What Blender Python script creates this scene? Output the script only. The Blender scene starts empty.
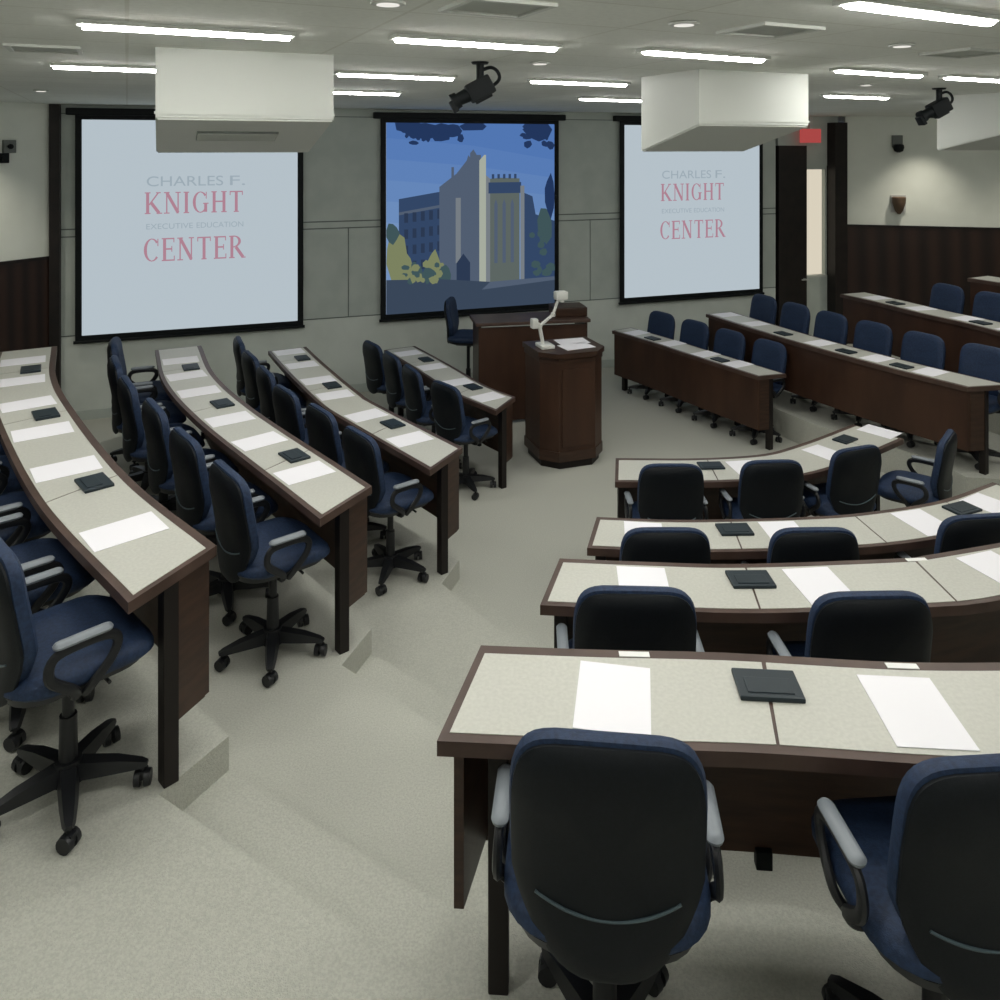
import bpy, bmesh, math, random
from mathutils import Vector, Matrix
random.seed(4)
SC = bpy.context.scene
COL = SC.collection
CAMZ = 2.9
HOR = 147.0
FPX = 800.0
CEIL = 3.35

# ------------------------------------------------------------------ materials
def pbsdf(name, col, rough=0.5, spec=0.5, metal=0.0):
    m = bpy.data.materials.new(name); m.use_nodes = True
    b = m.node_tree.nodes['Principled BSDF']
    b.inputs['Base Color'].default_value = (*col, 1)
    b.inputs['Roughness'].default_value = rough
    b.inputs['Specular IOR Level'].default_value = spec
    b.inputs['Metallic'].default_value = metal
    return m, m.node_tree, b

def noisy(name, c1, c2, scale, rough=0.6, bump=0.0, bscale=None, spec=0.3, stretch=(1, 1, 1), detail=4, rot=0.0):
    m, nt, b = pbsdf(name, c1, rough, spec)
    tc = nt.nodes.new('ShaderNodeTexCoord'); mp = nt.nodes.new('ShaderNodeMapping')
    mp.inputs['Scale'].default_value = stretch
    mp.inputs['Rotation'].default_value = (0, 0, rot)
    n = nt.nodes.new('ShaderNodeTexNoise'); n.inputs['Scale'].default_value = scale
    n.inputs['Detail'].default_value = detail
    r = nt.nodes.new('ShaderNodeValToRGB')
    r.color_ramp.elements[0].position = 0.35; r.color_ramp.elements[1].position = 0.65
    r.color_ramp.elements[0].color = (*c1, 1); r.color_ramp.elements[1].color = (*c2, 1)
    L = nt.links.new
    L(tc.outputs['Object'], mp.inputs['Vector']); L(mp.outputs['Vector'], n.inputs['Vector'])
    L(n.outputs['Fac'], r.inputs['Fac']); L(r.outputs['Color'], b.inputs['Base Color'])
    if bump:
        n2 = nt.nodes.new('ShaderNodeTexNoise'); n2.inputs['Scale'].default_value = bscale or scale * 3
        n2.inputs['Detail'].default_value = 3
        bp = nt.nodes.new('ShaderNodeBump'); bp.inputs['Strength'].default_value = bump
        bp.inputs['Distance'].default_value = 0.01
        L(mp.outputs['Vector'], n2.inputs['Vector']); L(n2.outputs['Fac'], bp.inputs['Height'])
        L(bp.outputs['Normal'], b.inputs['Normal'])
    return m

def emis(name, col, s):
    m = bpy.data.materials.new(name); m.use_nodes = True
    nt = m.node_tree; nt.nodes.clear()
    e = nt.nodes.new('ShaderNodeEmission'); o = nt.nodes.new('ShaderNodeOutputMaterial')
    e.inputs['Color'].default_value = (*col, 1); e.inputs['Strength'].default_value = s
    nt.links.new(e.outputs[0], o.inputs[0]); return m

M = {}
EXPO = .75
SE = 1 / 2 ** EXPO
M['wood'] = noisy('dark_walnut', (.030, .0145, .009), (.050, .024, .014), 6, .38, .05, 40, .4, (1, 1, 7))
M['wood_h'] = noisy('walnut_edge', (.055, .032, .024), (.085, .052, .04), 7, .42, 0, None, .4)
M['wood_red'] = noisy('reddish_walnut', (.038, .0175, .0105), (.058, .027, .0155), 5, .45, 0, None, .35, (1, 1, .25))
M['leg'] = pbsdf('black_brown_post', (.011, .008, .007), .5, .3)[0]
M['laminate'] = noisy('grey_laminate', (.49, .49, .44), (.54, .54, .485), 90, .38, .02, 200, .4)
M['paper'] = pbsdf('paper', (.87, .86, .90), .6, .2)[0]
M['card'] = pbsdf('card', (.84, .84, .82), .6, .2)[0]
M['fabric'] = noisy('navy_fabric', (.0115, .024, .058), (.0185, .038, .088), 90, .62, .15, 300, .35)
M['shell'] = noisy('blue_black_shell', (.0032, .005, .0072), (.0048, .007, .0102), 120, .5, .05, 400, .25)
M['plastic'] = pbsdf('black_plastic', (.009, .010, .012), .42, .45)[0]
M['pad'] = pbsdf('grey_arm_pad', (.21, .235, .26), .4, .5)[0]
M['piping'] = pbsdf('blue_grey_piping', (.06, .09, .105), .4, .5)[0]
M['carpet'] = noisy('carpet', (.44, .445, .395), (.525, .53, .47), 130, .95, .5, 260, .05, detail=8)
M['front_wall'] = noisy('grey_green_panel', (.43, .475, .445), (.475, .52, .485), 4, .8, .03, 200, .2)
M['wall_low'] = noisy('grey_lower_wall', (.56, .60, .56), (.60, .64, .60), 4, .8, .03, 200, .2)
M['seam'] = pbsdf('panel_gap', (.16, .18, .175), .9, .1)[0]
M['side_wall'] = noisy('pale_side_wall', (.68, .71, .65), (.72, .75, .69), 3, .85, .02, 150, .2)
M['black'] = pbsdf('matte_black', (.004, .006, .007), .6, .2)[0]
M['slate'] = pbsdf('slate_plastic', (.011, .021, .028), .45, .4)[0]
M['post'] = noisy('dark_post', (.010, .008, .008), (.016, .012, .011), 8, .5)
M['white_paint'] = pbsdf('white_paint', (.54, .56, .525), .55, .3)[0]
M['vent_core'] = pbsdf('vent_core', (.42, .44, .41), .7, .2)[0]
M['vent_dark'] = pbsdf('vent_dark', (.16, .175, .165), .7, .2)[0]
M['lampwhite'] = pbsdf('white_enamel', (.75, .76, .72), .35, .5)[0]
M['trim_metal'] = pbsdf('pale_metal', (.5, .5, .48), .4, .5, .2)[0]
M['tube'] = emis('lamp_glow', (1.0, .985, .935), 34.5)
M['downlamp'] = emis('downlight_glow', (1.0, .97, .9), .5)
M['screen'] = emis('screen_glow', (.46, .53, .58), SE)
M['red_ink'] = emis('projected_red', (.42, .22, .28), SE)
M['grey_ink'] = emis('projected_grey', (.33, .40, .45), SE)
M['pane'] = emis('lit_pane', (.55, .50, .40), .75)
M['exit'] = emis('exit_red', (.55, .09, .085), .42)
M['exit_letter'] = emis('exit_letter', (.8, .45, .42), .6)
for nm, c in dict(sky_a=(.10, .22, .54), sky_0=(.115, .24, .56), sky_1=(.135, .265, .575), sky_2=(.155, .29, .59), sky_3=(.18, .32, .61), sky_4=(.21, .35, .63), stone_d=(.04, .075, .16), stone_m=(.10, .135, .20),
                  stone_l=(.22, .25, .28), stone_w=(.46, .50, .42), stone_g=(.13, .16, .15), leaf=(.02, .045, .13), bush=(.24, .27, .14),
                  bush_d=(.06, .11, .12), lawn=(.05, .075, .12), glassy=(.03, .05, .10)).items():
    M[nm] = emis('projected_' + nm, c, SE * .82)

def wainscot():
    m, nt, b = pbsdf('slatted_wainscot', (.02, .011, .009), .45, .35)
    tc = nt.nodes.new('ShaderNodeTexCoord'); w = nt.nodes.new('ShaderNodeTexWave')
    w.inputs['Scale'].default_value = 3.2; w.inputs['Distortion'].default_value = 1.2
    w.bands_direction = 'DIAGONAL'
    mp = nt.nodes.new('ShaderNodeMapping'); mp.inputs['Scale'].default_value = (1, 1, 0.02)
    r = nt.nodes.new('ShaderNodeValToRGB')
    r.color_ramp.elements[0].color = (.012, .007, .006, 1); r.color_ramp.elements[1].color = (.030, .015, .011, 1)
    L = nt.links.new
    L(tc.outputs['Object'], mp.inputs['Vector']); L(mp.outputs['Vector'], w.inputs['Vector'])
    L(w.outputs['Color'], r.inputs['Fac']); L(r.outputs['Color'], b.inputs['Base Color'])
    return m
M['wainscot'] = wainscot()

def ceiling_mat():
    m, nt, b = pbsdf('ceiling_tile', (.5, .5, .46), .9, .1)
    tc = nt.nodes.new('ShaderNodeTexCoord'); mp = nt.nodes.new('ShaderNodeMapping')
    mp.inputs['Rotation'].default_value = (0, 0, math.radians(-25))
    br = nt.nodes.new('ShaderNodeTexBrick'); br.offset = 0
    br.inputs['Scale'].default_value = 1.0
    br.inputs['Brick Width'].default_value = .85; br.inputs['Row Height'].default_value = .425
    br.inputs['Mortar Size'].default_value = .008; br.inputs['Mortar Smooth'].default_value = .3
    br.inputs['Color1'].default_value = (.74, .76, .71, 1); br.inputs['Color2'].default_value = (.78, .80, .75, 1)
    br.inputs['Mortar'].default_value = (.66, .67, .61, 1)
    n = nt.nodes.new('ShaderNodeTexNoise'); n.inputs['Scale'].default_value = 45
    mx = nt.nodes.new('ShaderNodeMix'); mx.data_type = 'RGBA'; mx.blend_type = 'MULTIPLY'; mx.inputs[0].default_value = .15
    L = nt.links.new
    L(tc.outputs['Object'], mp.inputs['Vector']); L(mp.outputs['Vector'], br.inputs['Vector'])
    L(tc.outputs['Object'], n.inputs['Vector'])
    L(br.outputs['Color'], mx.inputs[6]); L(n.outputs['Fac'], mx.inputs[7]); L(mx.outputs[2], b.inputs['Base Color'])
    return m
M['ceiling'] = ceiling_mat()

# ------------------------------------------------------------------ helpers
def V(*a): return Vector(a)
def obj(name, bm, mats, parent=None, smooth=False, loc=None):
    me = bpy.data.meshes.new(name)
    bmesh.ops.recalc_face_normals(bm, faces=bm.faces[:])
    bm.to_mesh(me); bm.free()
    if not isinstance(mats, (list, tuple)): mats = [mats]
    for m in mats: me.materials.append(M[m] if isinstance(m, str) else m)
    if smooth:
        for p in me.polygons: p.use_smooth = True
        me.set_sharp_from_angle(angle=math.radians(42))
    o = bpy.data.objects.new(name, me); COL.objects.link(o)
    if parent is not None: o.parent = parent
    if loc is not None: o.location = loc
    return o
def tag(o, label=None, cat=None, group=None, kind=None):
    if label: o['label'] = label
    if cat: o['category'] = cat
    if group: o['group'] = group
    if kind: o['kind'] = kind
    return o
def thing(name, label, cat, loc=(0, 0, 0), rz=0.0, group=None):
    o = bpy.data.objects.new(name, None); COL.objects.link(o)
    o.empty_display_size = .1
    o.location = loc; o.rotation_euler = (0, 0, rz)
    return tag(o, label, cat, group)
def struct(name, bm, mats, parent=None, smooth=False):
    o = obj(name, bm, mats, parent, smooth)
    if parent is None: o['kind'] = 'structure'
    return o
def dup(root):
    r = root.copy(); COL.objects.link(r)
    for ch in root.children:
        c = ch.copy(); COL.objects.link(c); c.parent = r
        for g in ch.children:
            d = g.copy(); COL.objects.link(d); d.parent = c
    return r
def box(bm, c, s, mat=None, bev=0.0, mi=0):
    """box with centre c, full size s, optional local matrix"""
    r = bmesh.ops.create_cube(bm, size=1.0)
    vs = r['verts']
    for v in vs:
        v.co = Vector((v.co.x * s[0], v.co.y * s[1], v.co.z * s[2]))
    fs = list({f for v in vs for f in v.link_faces})
    if bev > 0:
        es = list({e for v in vs for e in v.link_edges})
        rr = bmesh.ops.bevel(bm, geom=es, offset=bev, segments=2, affect='EDGES', profile=.6)
        vs = list({v for f in rr['faces'] for v in f.verts} | {v for v in vs if v.is_valid})
        fs = list({f for v in vs for f in v.link_faces})
    for f in fs: f.material_index = mi
    T = Matrix.Translation(Vector(c))
    if mat is not None: T = T @ mat
    for v in vs: v.co = T @ v.co
    return vs
def cyl(bm, p0, p1, r0, r1=None, seg=14, mi=0, caps=True):
    p0 = Vector(p0); p1 = Vector(p1); r1 = r0 if r1 is None else r1
    d = (p1 - p0).normalized()
    a = d.orthogonal().normalized(); b = d.cross(a)
    A = []; B = []
    for i in range(seg):
        t = 2 * math.pi * i / seg
        u = a * math.cos(t) + b * math.sin(t)
        A.append(bm.verts.new(p0 + u * r0)); B.append(bm.verts.new(p1 + u * r1))
    for i in range(seg):
        j = (i + 1) % seg
        f = bm.faces.new((A[i], A[j], B[j], B[i])); f.material_index = mi
    if caps:
        f = bm.faces.new(A[::-1]); f.material_index = mi
        f = bm.faces.new(B); f.material_index = mi
def lathe(bm, prof, c=(0, 0, 0), seg=20):
    rings = []
    for r, z in prof:
        rings.append([bm.verts.new((c[0] + r * math.cos(2 * math.pi * i / seg), c[1] + r * math.sin(2 * math.pi * i / seg), c[2] + z)) for i in range(seg)])
    for a, b in zip(rings, rings[1:]):
        for i in range(seg):
            j = (i + 1) % seg
            bm.faces.new((a[i], a[j], b[j], b[i]))
    bm.faces.new(rings[0][::-1]); bm.faces.new(rings[-1])
def sweep(bm, pts, w, h, seg=10, up=None):
    """flattened tube along pts; w = across half size, h = half size along the second axis (numbers or lists)"""
    pts = [Vector(p) for p in pts]; n = len(pts); rings = []
    up = Vector(up or (1, 0, 0))
    for i, p in enumerate(pts):
        d = (pts[min(i + 1, n - 1)] - pts[max(i - 1, 0)]).normalized()
        a = (up - d * up.dot(d)).normalized(); b = d.cross(a)
        ww = w[i] if isinstance(w, list) else w; hh = h[i] if isinstance(h, list) else h
        rings.append([bm.verts.new(p + a * ww * math.cos(2 * math.pi * k / seg) + b * hh * math.sin(2 * math.pi * k / seg)) for k in range(seg)])
    for a, b in zip(rings, rings[1:]):
        for k in range(seg):
            j = (k + 1) % seg
            bm.faces.new((a[k], a[j], b[j], b[k]))
    bm.faces.new(rings[0][::-1]); bm.faces.new(rings[-1])
def catmull(P, n=8):
    P = [Vector(p) for p in P]
    Q = [P[0] * 2 - P[1]] + P + [P[-1] * 2 - P[-2]]
    out = []
    for i in range(1, len(Q) - 2):
        a, b, c, d = Q[i - 1], Q[i], Q[i + 1], Q[i + 2]
        for k in range(n):
            t = k / n
            out.append(.5 * ((2 * b) + (c - a) * t + (2 * a - 5 * b + 4 * c - d) * t * t + (3 * b - a - 3 * c + d) * t ** 3))
    out.append(P[-1].copy()); return out
def slab_layers(bm, outline, layers, fn=lambda p: p):
    """outline: closed 2D loop; layers: (scale_x, scale_y, z); end layers are fan-capped; fn maps the 3D point"""
    cx = sum(p[0] for p in outline) / len(outline); cy = sum(p[1] for p in outline) / len(outline)
    hw = max(abs(p[0] - cx) for p in outline); hh = max(abs(p[1] - cy) for p in outline)
    rings = []
    for ins, z in layers:
        sx = max(.02, 1 - ins / hw); sy = max(.02, 1 - ins / hh)
        rings.append([bm.verts.new(fn(Vector((cx + (p[0] - cx) * sx, cy + (p[1] - cy) * sy, z)))) for p in outline])
    n = len(outline)
    for a, b in zip(rings, rings[1:]):
        for i in range(n):
            j = (i + 1) % n
            bm.faces.new((a[i], a[j], b[j], b[i]))
    for r, z in ((rings[0], layers[0][1]), (rings[-1], layers[-1][1])):
        c = bm.verts.new(fn(Vector((cx, cy, z))))
        for i in range(n): bm.faces.new((r[i], r[(i + 1) % n], c))
def rrect(w, h, r, n=5, cx=0, cy=0):
    out = []
    for sx, sy, a0 in ((1, 1, 0), (-1, 1, 90), (-1, -1, 180), (1, -1, 270)):
        for k in range(n + 1):
            a = math.radians(a0 + 90 * k / n)
            out.append((cx + sx * (w / 2 - r) + r * math.cos(a), cy + sy * (h / 2 - r) + r * math.sin(a)))
    return out
def quad(bm, a, b, c, d, mi=0):
    f = bm.faces.new([bm.verts.new(Vector(p)) for p in (a, b, c, d)]); f.material_index = mi; return f
def prism(bm, poly, z0, z1, mi=0):
    A = [bm.verts.new((p[0], p[1], z0)) for p in poly]; B = [bm.verts.new((p[0], p[1], z1)) for p in poly]
    n = len(poly)
    for i in range(n):
        j = (i + 1) % n
        bm.faces.new((A[i], A[j], B[j], B[i])).material_index = mi
    bm.faces.new(A[::-1]).material_index = mi; bm.faces.new(B).material_index = mi
def at(x, y, z):
    """plan position of a point of known height seen in the direction (x, y)"""
    D = FPX * (CAMZ - z) / (y - HOR)
    return Vector(((x - 500) * D / FPX, D))

LEVEL = {'A': .75, 'B': .5, 'C': .25, 'D': 0, '1': .75, '2': .5, '3': .25, '4': 0, 'E': 0, 'F': .25, 'G': .5, 'H': .75}
TOP = .72

# ------------------------------------------------------------------ room shell
W0 = Vector((-4.28, 8.56)); WD = Vector((.9445, .3285)); WN = Vector((.3285, -.9445))   # front wall: start, direction, normal into the room
WANG = math.atan2(WD.y, WD.x)
def wp(t, off=0.0): return W0 + WD * t + WN * off
RM = Matrix.Rotation(WANG, 4, 'Z')
def wbox(bm, t0, t1, z0, z1, o0, o1, mi=0, bev=0):
    p = wp((t0 + t1) / 2, (o0 + o1) / 2)
    box(bm, (p.x, p.y, (z0 + z1) / 2), (t1 - t0, abs(o1 - o0), z1 - z0), RM, bev, mi)

# tiers: four boundaries, nine stations each; the aisles are stations 3-4 and 6-7
BND = [
    [(-2.25, 8.05), (-1.94, 7.72), (-1.22, 6.25), (-.26, 5.14), (.44, 4.19), (1.55, 4.15), (2.95, 4.62), (3.74, 6.42), (2.95, 7.75), (2.33, 9.3), (2.2, 9.7)],
    [(-2.9, 7.05), (-2.56, 6.66), (-1.68, 5.28), (-.64, 3.99), (.18, 3.31), (1.05, 3.25), (2.4, 3.36), (4.72, 6.3), (4.2, 8.1), (3.83, 9.2), (3.7, 9.6)],
    [(-3.5, 6.1), (-3.2, 5.73), (-1.87, 3.85), (-.99, 2.92), (-.11, 2.36), (.8, 2.27), (2.6, 2.3), (5.7, 6.9), (5.3, 8.1), (5.03, 8.8), (4.9, 9.4)],
    [(-6.6, 5.3), (-6.4, 5.0), (-4.2, 2.2), (-2.2, .7), (-.6, .85), (.6, .75), (2.6, .7), (8.6, 6.5), (8.5, 8.5), (8.4, 9.3), (8.4, 9.6)],
    [(-9, 3), (-8.5, 2), (-6, -1), (-3, -4), (-.6, -4), (.6, -4), (3.5, -4), (11, 3), (11, 6), (11, 9), (11, 11)],
]
def resample(b):
    out = []
    v = [Vector(p) for p in b]
    seg = {1: 5, 2: 5, 4: 5, 5: 5, 7: 4, 8: 4}
    cm = catmull(v, 6)
    for i in range(len(v) - 1):
        if i in seg:
            out += [(cm[i * 6 + k], i) for k in range(6)]
        else:
            out.append((v[i], i))
    out.append((v[-1], len(v) - 1))
    return out
fl = bmesh.new()
prism(fl, [(-10, -5), (12, -5), (12, 14), (-10, 14)], -.1, 0)
RB = [resample(b) for b in BND]
for k in range(4):
    I, O = RB[k], RB[k + 1]; z = .25 * (k + 1)
    for i in range(len(I) - 1):
        a, b, c, d = I[i][0], I[i + 1][0], O[i + 1][0], O[i][0]
        if I[i][1] in (3, 6):
            g = .30 / max(.4, (d - a).length); h = .30 / max(.4, (c - b).length)
            e, f = a.lerp(d, g), b.lerp(c, h)
            prism(fl, [a, b, f, e], -.05, z - .125)
            prism(fl, [e, f, c, d], -.05, z)
        else:
            prism(fl, [a, b, c, d], -.05, z)
struct('floor', fl, 'carpet')

bm = bmesh.new()
prism(bm, [(-10, -5), (12, -5), (12, 14), (-10, 14)], CEIL, CEIL + .1)
struct('ceiling', bm, 'ceiling')

TEND = 8.70
bm = bmesh.new()
wbox(bm, -.45, TEND, -.02, CEIL, -.12, -.012, 1)
cols = [-.45, .95, 2.64, 4.2, 5.78, 7.3, TEND]
for z0, z1, mi in ((0.0, .89, 2), (.905, 1.94, 0), (1.955, 2.02, 0), (2.035, 3.25, 0), (3.26, CEIL, 0)):
    cc = cols if mi == 0 and z1 == 1.94 else [-.45, TEND]
    for a, b in zip(cc, cc[1:]):
        wbox(bm, a + .006, b - .006, z0, z1, -.014, 0.0, mi)
struct('wall_front', bm, ['front_wall', 'seam', 'wall_low'])
bm = bmesh.new(); wbox(bm, -.40, TEND, 0, .10, 0, .015)
struct('baseboard_front', bm, 'front_wall')

def wall_seg(bm, a, b, z0, z1, th, mi=0, inset=0.0):
    """upright slab whose room face runs from a to b; th goes to the side away from the room (left of a->b is the room)"""
    a = Vector(a); b = Vector(b); d = (b - a).normalized(); n = Vector((-d.y, d.x))
    p = [a + n * inset, b + n * inset, b - n * th, a - n * th]
    prism(bm, p, z0, z1, mi)
RAIL = 1.73
LW = [(-7.6, 3.6), (-4.69, 8.42)]
d_ = (Vector(LW[1]) - Vector(LW[0]))
def wall_two(name, a, b):
    # room lies on the right of a->b for the first wall: pass points so that left is the room
    bm = bmesh.new(); wall_seg(bm, a, b, 0, CEIL, .12, 0); o = struct(name, bm, 'side_wall'); return o
wall_two('wall_left', LW[1], LW[0])
bm = bmesh.new(); wall_seg(bm, LW[1], LW[0], 0, RAIL, 0.0, 0, .02); struct('trim_1', bm, 'wainscot')
bm = bmesh.new(); wall_seg(bm, LW[1], LW[0], RAIL, RAIL + .03, 0.0, 0, .032); struct('trim_2', bm, 'post')
R0 = Vector((5.10, 11.82)); R1 = Vector((9.2, 10.75))
wall_two('wall_right', R1, R0)
bm = bmesh.new(); wall_seg(bm, R1, R0, 0, RAIL, 0.0, 0, .02); struct('trim_3', bm, 'wainscot')
bm = bmesh.new(); wall_seg(bm, R1, R0, RAIL, RAIL + .03, 0.0, 0, .032); struct('trim_4', bm, 'post')
wall_two('wall_right_side', (10.5, 3), (9.2, 10.75))
wall_two('wall_back_right', (3.5, -3.2), (10.5, 3))
wall_two('wall_back', (-4, -3.2), (3.5, -3.2))
wall_two('wall_back_left', (-7.6, 3.6), (-4, -3.2))

# dark corner post between the side wall and the front wall
bm = bmesh.new(); p = wp(-.42, .03); box(bm, (p.x, p.y, CEIL / 2), (.10, .10, CEIL), RM, .004); struct('trim_5', bm, 'post')
# doorway corner: open dark leaf, recess with a lit sidelight, dark post
def tx(px): 
    r = (px - 500) / FPX
    return (4.28 + 8.56 * r) / (.9445 - .3285 * r)
T1, T2, T3, T4 = tx(778), tx(806), tx(833), tx(844)
bm = bmesh.new(); wbox(bm, T1, T2, 0, 2.92, -.06, .02, 0, .004)
dl = struct('door_1', bm, 'post')
bm = bmesh.new(); 
p = wp(T2 - .08, .05); cyl(bm, (p.x, p.y, 1.0), (p.x + .02, p.y - .06, 1.0), .012); box(bm, (p.x + .0, p.y - .06, 1.0), (.12, .018, .018), RM, .004)
obj('door_handle', bm, 'trim_metal', dl, True)
bm = bmesh.new()
wbox(bm, T1, T2, 2.92, CEIL, -.06, 0); wbox(bm, T2, T4, 2.62, CEIL, -.25, -.12, 0); wbox(bm, T2, T4, 0, 1.0, -.25, -.12, 0)
wbox(bm, T2 - .02, T2, 0, CEIL, -.25, -.06, 0)
struct('wall_alcove', bm, 'front_wall')
bm = bmesh.new()
wbox(bm, T2, T2 + .05, 1.0, 2.62, -.25, -.13); wbox(bm, T3 - .03, T3 + .02, 1.0, 2.62, -.25, -.13); wbox(bm, T2 + .05, T3 - .03, 2.57, 2.62, -.25, -.13); 
wn = struct('window_1', bm, 'front_wall')
bm = bmesh.new(); wbox(bm, T2 + .05, T3 - .03, 1.0, 2.57, -.21, -.20); obj('window_pane', bm, 'pane', wn)
bm = bmesh.new(); wbox(bm, T2 + .03, T3 - .02, .98, 1.01, -.2, -.115); obj('window_sill', bm, 'white_paint', wn)
bm = bmesh.new(); wbox(bm, T3, T4 + .02, 0, CEIL - .09, -.14, .05, 0, .004); struct('trim_6', bm, 'post')
# red exit sign by the doorway
t = thing('exit_sign', 'small red lit exit sign above the dark doorway', 'sign', (wp((T1 + T2) / 2 + .22, .12).x, wp((T1 + T2) / 2 + .22, .12).y, 2.94), WANG)
bm = bmesh.new(); box(bm, (0, 0, .12), (.34, .05, .2), None, .006); obj('housing', bm, 'exit', t)
bm = bmesh.new(); box(bm, (0, 0, .27), (.05, .04, .24)); obj('bracket', bm, 'trim_metal', t)

# ------------------------------------------------------------------ lettering (serif strokes)
def stroke(bm, x0, y0, x1, y1, w, M3, mi=0):
    a = Vector((x0, y0)); b = Vector((x1, y1)); d = (b - a).normalized(); n = Vector((-d.y, d.x)) * w / 2
    f = bm.faces.new([bm.verts.new(M3 @ Vector((p.x, 0, p.y))) for p in (a + n, a - n, b - n, b + n)]); f.material_index = mi
def arc(bm, cx, cy, rx, ry, a0, a1, w0, w1, M3):
    n = 16; prev = None
    for i in range(n + 1):
        a = math.radians(a0 + (a1 - a0) * i / n)
        w = w0 + (w1 - w0) * abs(math.cos(a))
        o = (cx + (rx) * math.cos(a), cy + (ry) * math.sin(a)); q = (cx + (rx - w) * math.cos(a), cy + (ry - w * .7) * math.sin(a))
        cur = [bm.verts.new(M3 @ Vector((p[0], 0, p[1]))) for p in (o, q)]
        if prev: bm.faces.new((prev[0], prev[1], cur[1], cur[0]))
        prev = cur
TK, TN, SF = .16, .07, .05
def glyph(bm, ch, M3):
    S = lambda *a: stroke(bm, *a, M3)
    def stem(x, w=TK, z0=0, z1=1): 
        S(x, z0, x, z1, w)
        S(x - .15, z0 + SF / 2, x + .15, z0 + SF / 2, SF); S(x - .15, z1 - SF / 2, x + .15, z1 - SF / 2, SF)
    if ch == 'K': stem(.16); S(.24, .42, .72, .98, TN); S(.34, .52, .76, .03, TK); S(.6, .975, .84, .975, SF); S(.62, .025, .92, .025, SF); return .92
    if ch == 'N': stem(.14, TN); S(.14, .97, .74, .03, TK); S(.74, 0, .74, 1, TN); S(.6, .975, .88, .975, SF); return .92
    if ch == 'I': stem(.16); return .36
    if ch == 'H': stem(.16); stem(.7); S(.2, .52, .66, .52, TN); return .88
    if ch == 'T': S(.4, 0, .4, 1, TK); S(.26, .025, .54, .025, SF); S(.04, .97, .76, .97, .06); S(.06, .8, .06, 1, SF); S(.74, .8, .74, 1, SF); return .82
    if ch == 'E': stem(.16); S(.1, .97, .66, .97, .06); S(.1, .03, .68, .03, .06); S(.2, .52, .54, .52, TN); S(.65, .8, .65, 1, SF); S(.67, 0, .67, .22, SF); S(.54, .4, .54, .64, SF); return .74
    if ch == 'C' or ch == 'G':
        arc(bm, .46, .5, .42, .5, 42, 318, .05, .16, M3); S(.77, .66, .77, .98, SF)
        if ch == 'G': S(.74, .04, .74, .44, TK); S(.6, .44, .9, .44, SF); return .94
        return .86
    if ch == 'R': stem(.16); arc(bm, .3, .75, .36, .25, -90, 90, .05, .15, M3); S(.1, .98, .34, .98, SF); S(.2, .5, .34, .5, SF); S(.38, .5, .78, .03, TK); S(.7, .025, .92, .025, SF); return .9
    return .5
def word(bm, s, width, height, x, z, y):
    tmp = bmesh.new(); tot = 0; adv = []
    for ch in s: adv.append(glyph(tmp, ch, Matrix.Identity(4)) + .1)
    tmp.free(); tot = sum(adv) - .1
    k = width / tot; cx = x - width / 2
    for ch, a in zip(s, adv):
        glyph(bm, ch, Matrix.Translation((cx, y, z)) @ Matrix.Diagonal((k, 1, height, 1)))
        cx += a * k

# ------------------------------------------------------------------ screens on the front wall
SZ0, SZ1 = .91, 3.19
def screen(t0, t1, label):
    tc = (t0 + t1) / 2; w = t1 - t0
    p = wp(tc, .075)
    s = thing('projection_screen', label, 'screen', (p.x, p.y, SZ0), WANG, 'projection screens on the front wall')
    H = SZ1 - SZ0
    bm = bmesh.new(); box(bm, (0, .012, H / 2), (w + .13, .012, H + .13)); obj('black_border', bm, 'black', s)
    bm = bmesh.new(); box(bm, (0, .002, H / 2), (w, .006, H)); obj('screen_surface', bm, 'screen', s)
    bm = bmesh.new(); box(bm, (0, .01, H + .085), (w + .30, .09, .075), None, .012); obj('roller_case', bm, 'black', s)
    bm = bmesh.new(); cyl(bm, (-w / 2 - .08, .006, -.07), (w / 2 + .08, .006, -.07), .017); obj('weight_bar', bm, 'black', s, True)
    return s, w, H
def lettered(t0, t1, label, lx, scale):
    s, w, H = screen(t0, t1, label)
    for wd, ww, hh, z in (('KNIGHT', 1.02, .235, 1.265), ('CENTER', 1.05, .25, .75)):
        bm = bmesh.new(); word(bm, wd, ww * scale, hh * scale, lx, z, -.004); obj('lettering', bm, 'red_ink', s)
    for txt, x, z, sz, wid in (('CHARLES', -.10, 1.565, .155, .78), ('F.', .44, 1.565, .155, .16), ('EXECUTIVE', -.26, 1.10, .085, .47), ('EDUCATION', .26, 1.10, .085, .49)):
        c = bpy.data.curves.new('small_lettering', 'FONT'); c.body = txt; c.size = sz; c.align_x = 'CENTER'
        dg = bpy.data.objects.new('tmp_text', c); COL.objects.link(dg)
        bpy.context.view_layer.update()
        me = bpy.data.meshes.new_from_object(dg.evaluated_get(bpy.context.evaluated_depsgraph_get()))
        w0 = max(v.co.x for v in me.vertices) - min(v.co.x for v in me.vertices)
        bpy.data.objects.remove(dg)
        o = bpy.data.objects.new('small_lettering', me); COL.objects.link(o); o.parent = s
        o.location = (lx + x * scale, -.004, z); o.rotation_euler = (math.pi / 2, 0, 0); o.scale = (wid * scale / w0, 1, 1)
        me.materials.clear(); me.materials.append(M['grey_ink'])
    return s
lettered(tx(83), tx(297), 'white projection screen with red KNIGHT CENTER lettering, beside the slatted wall', .01, 1.0)
lettered(tx(622), tx(756), 'white projection screen with red KNIGHT CENTER lettering, nearest the dark doorway', -.02, .98)

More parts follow.
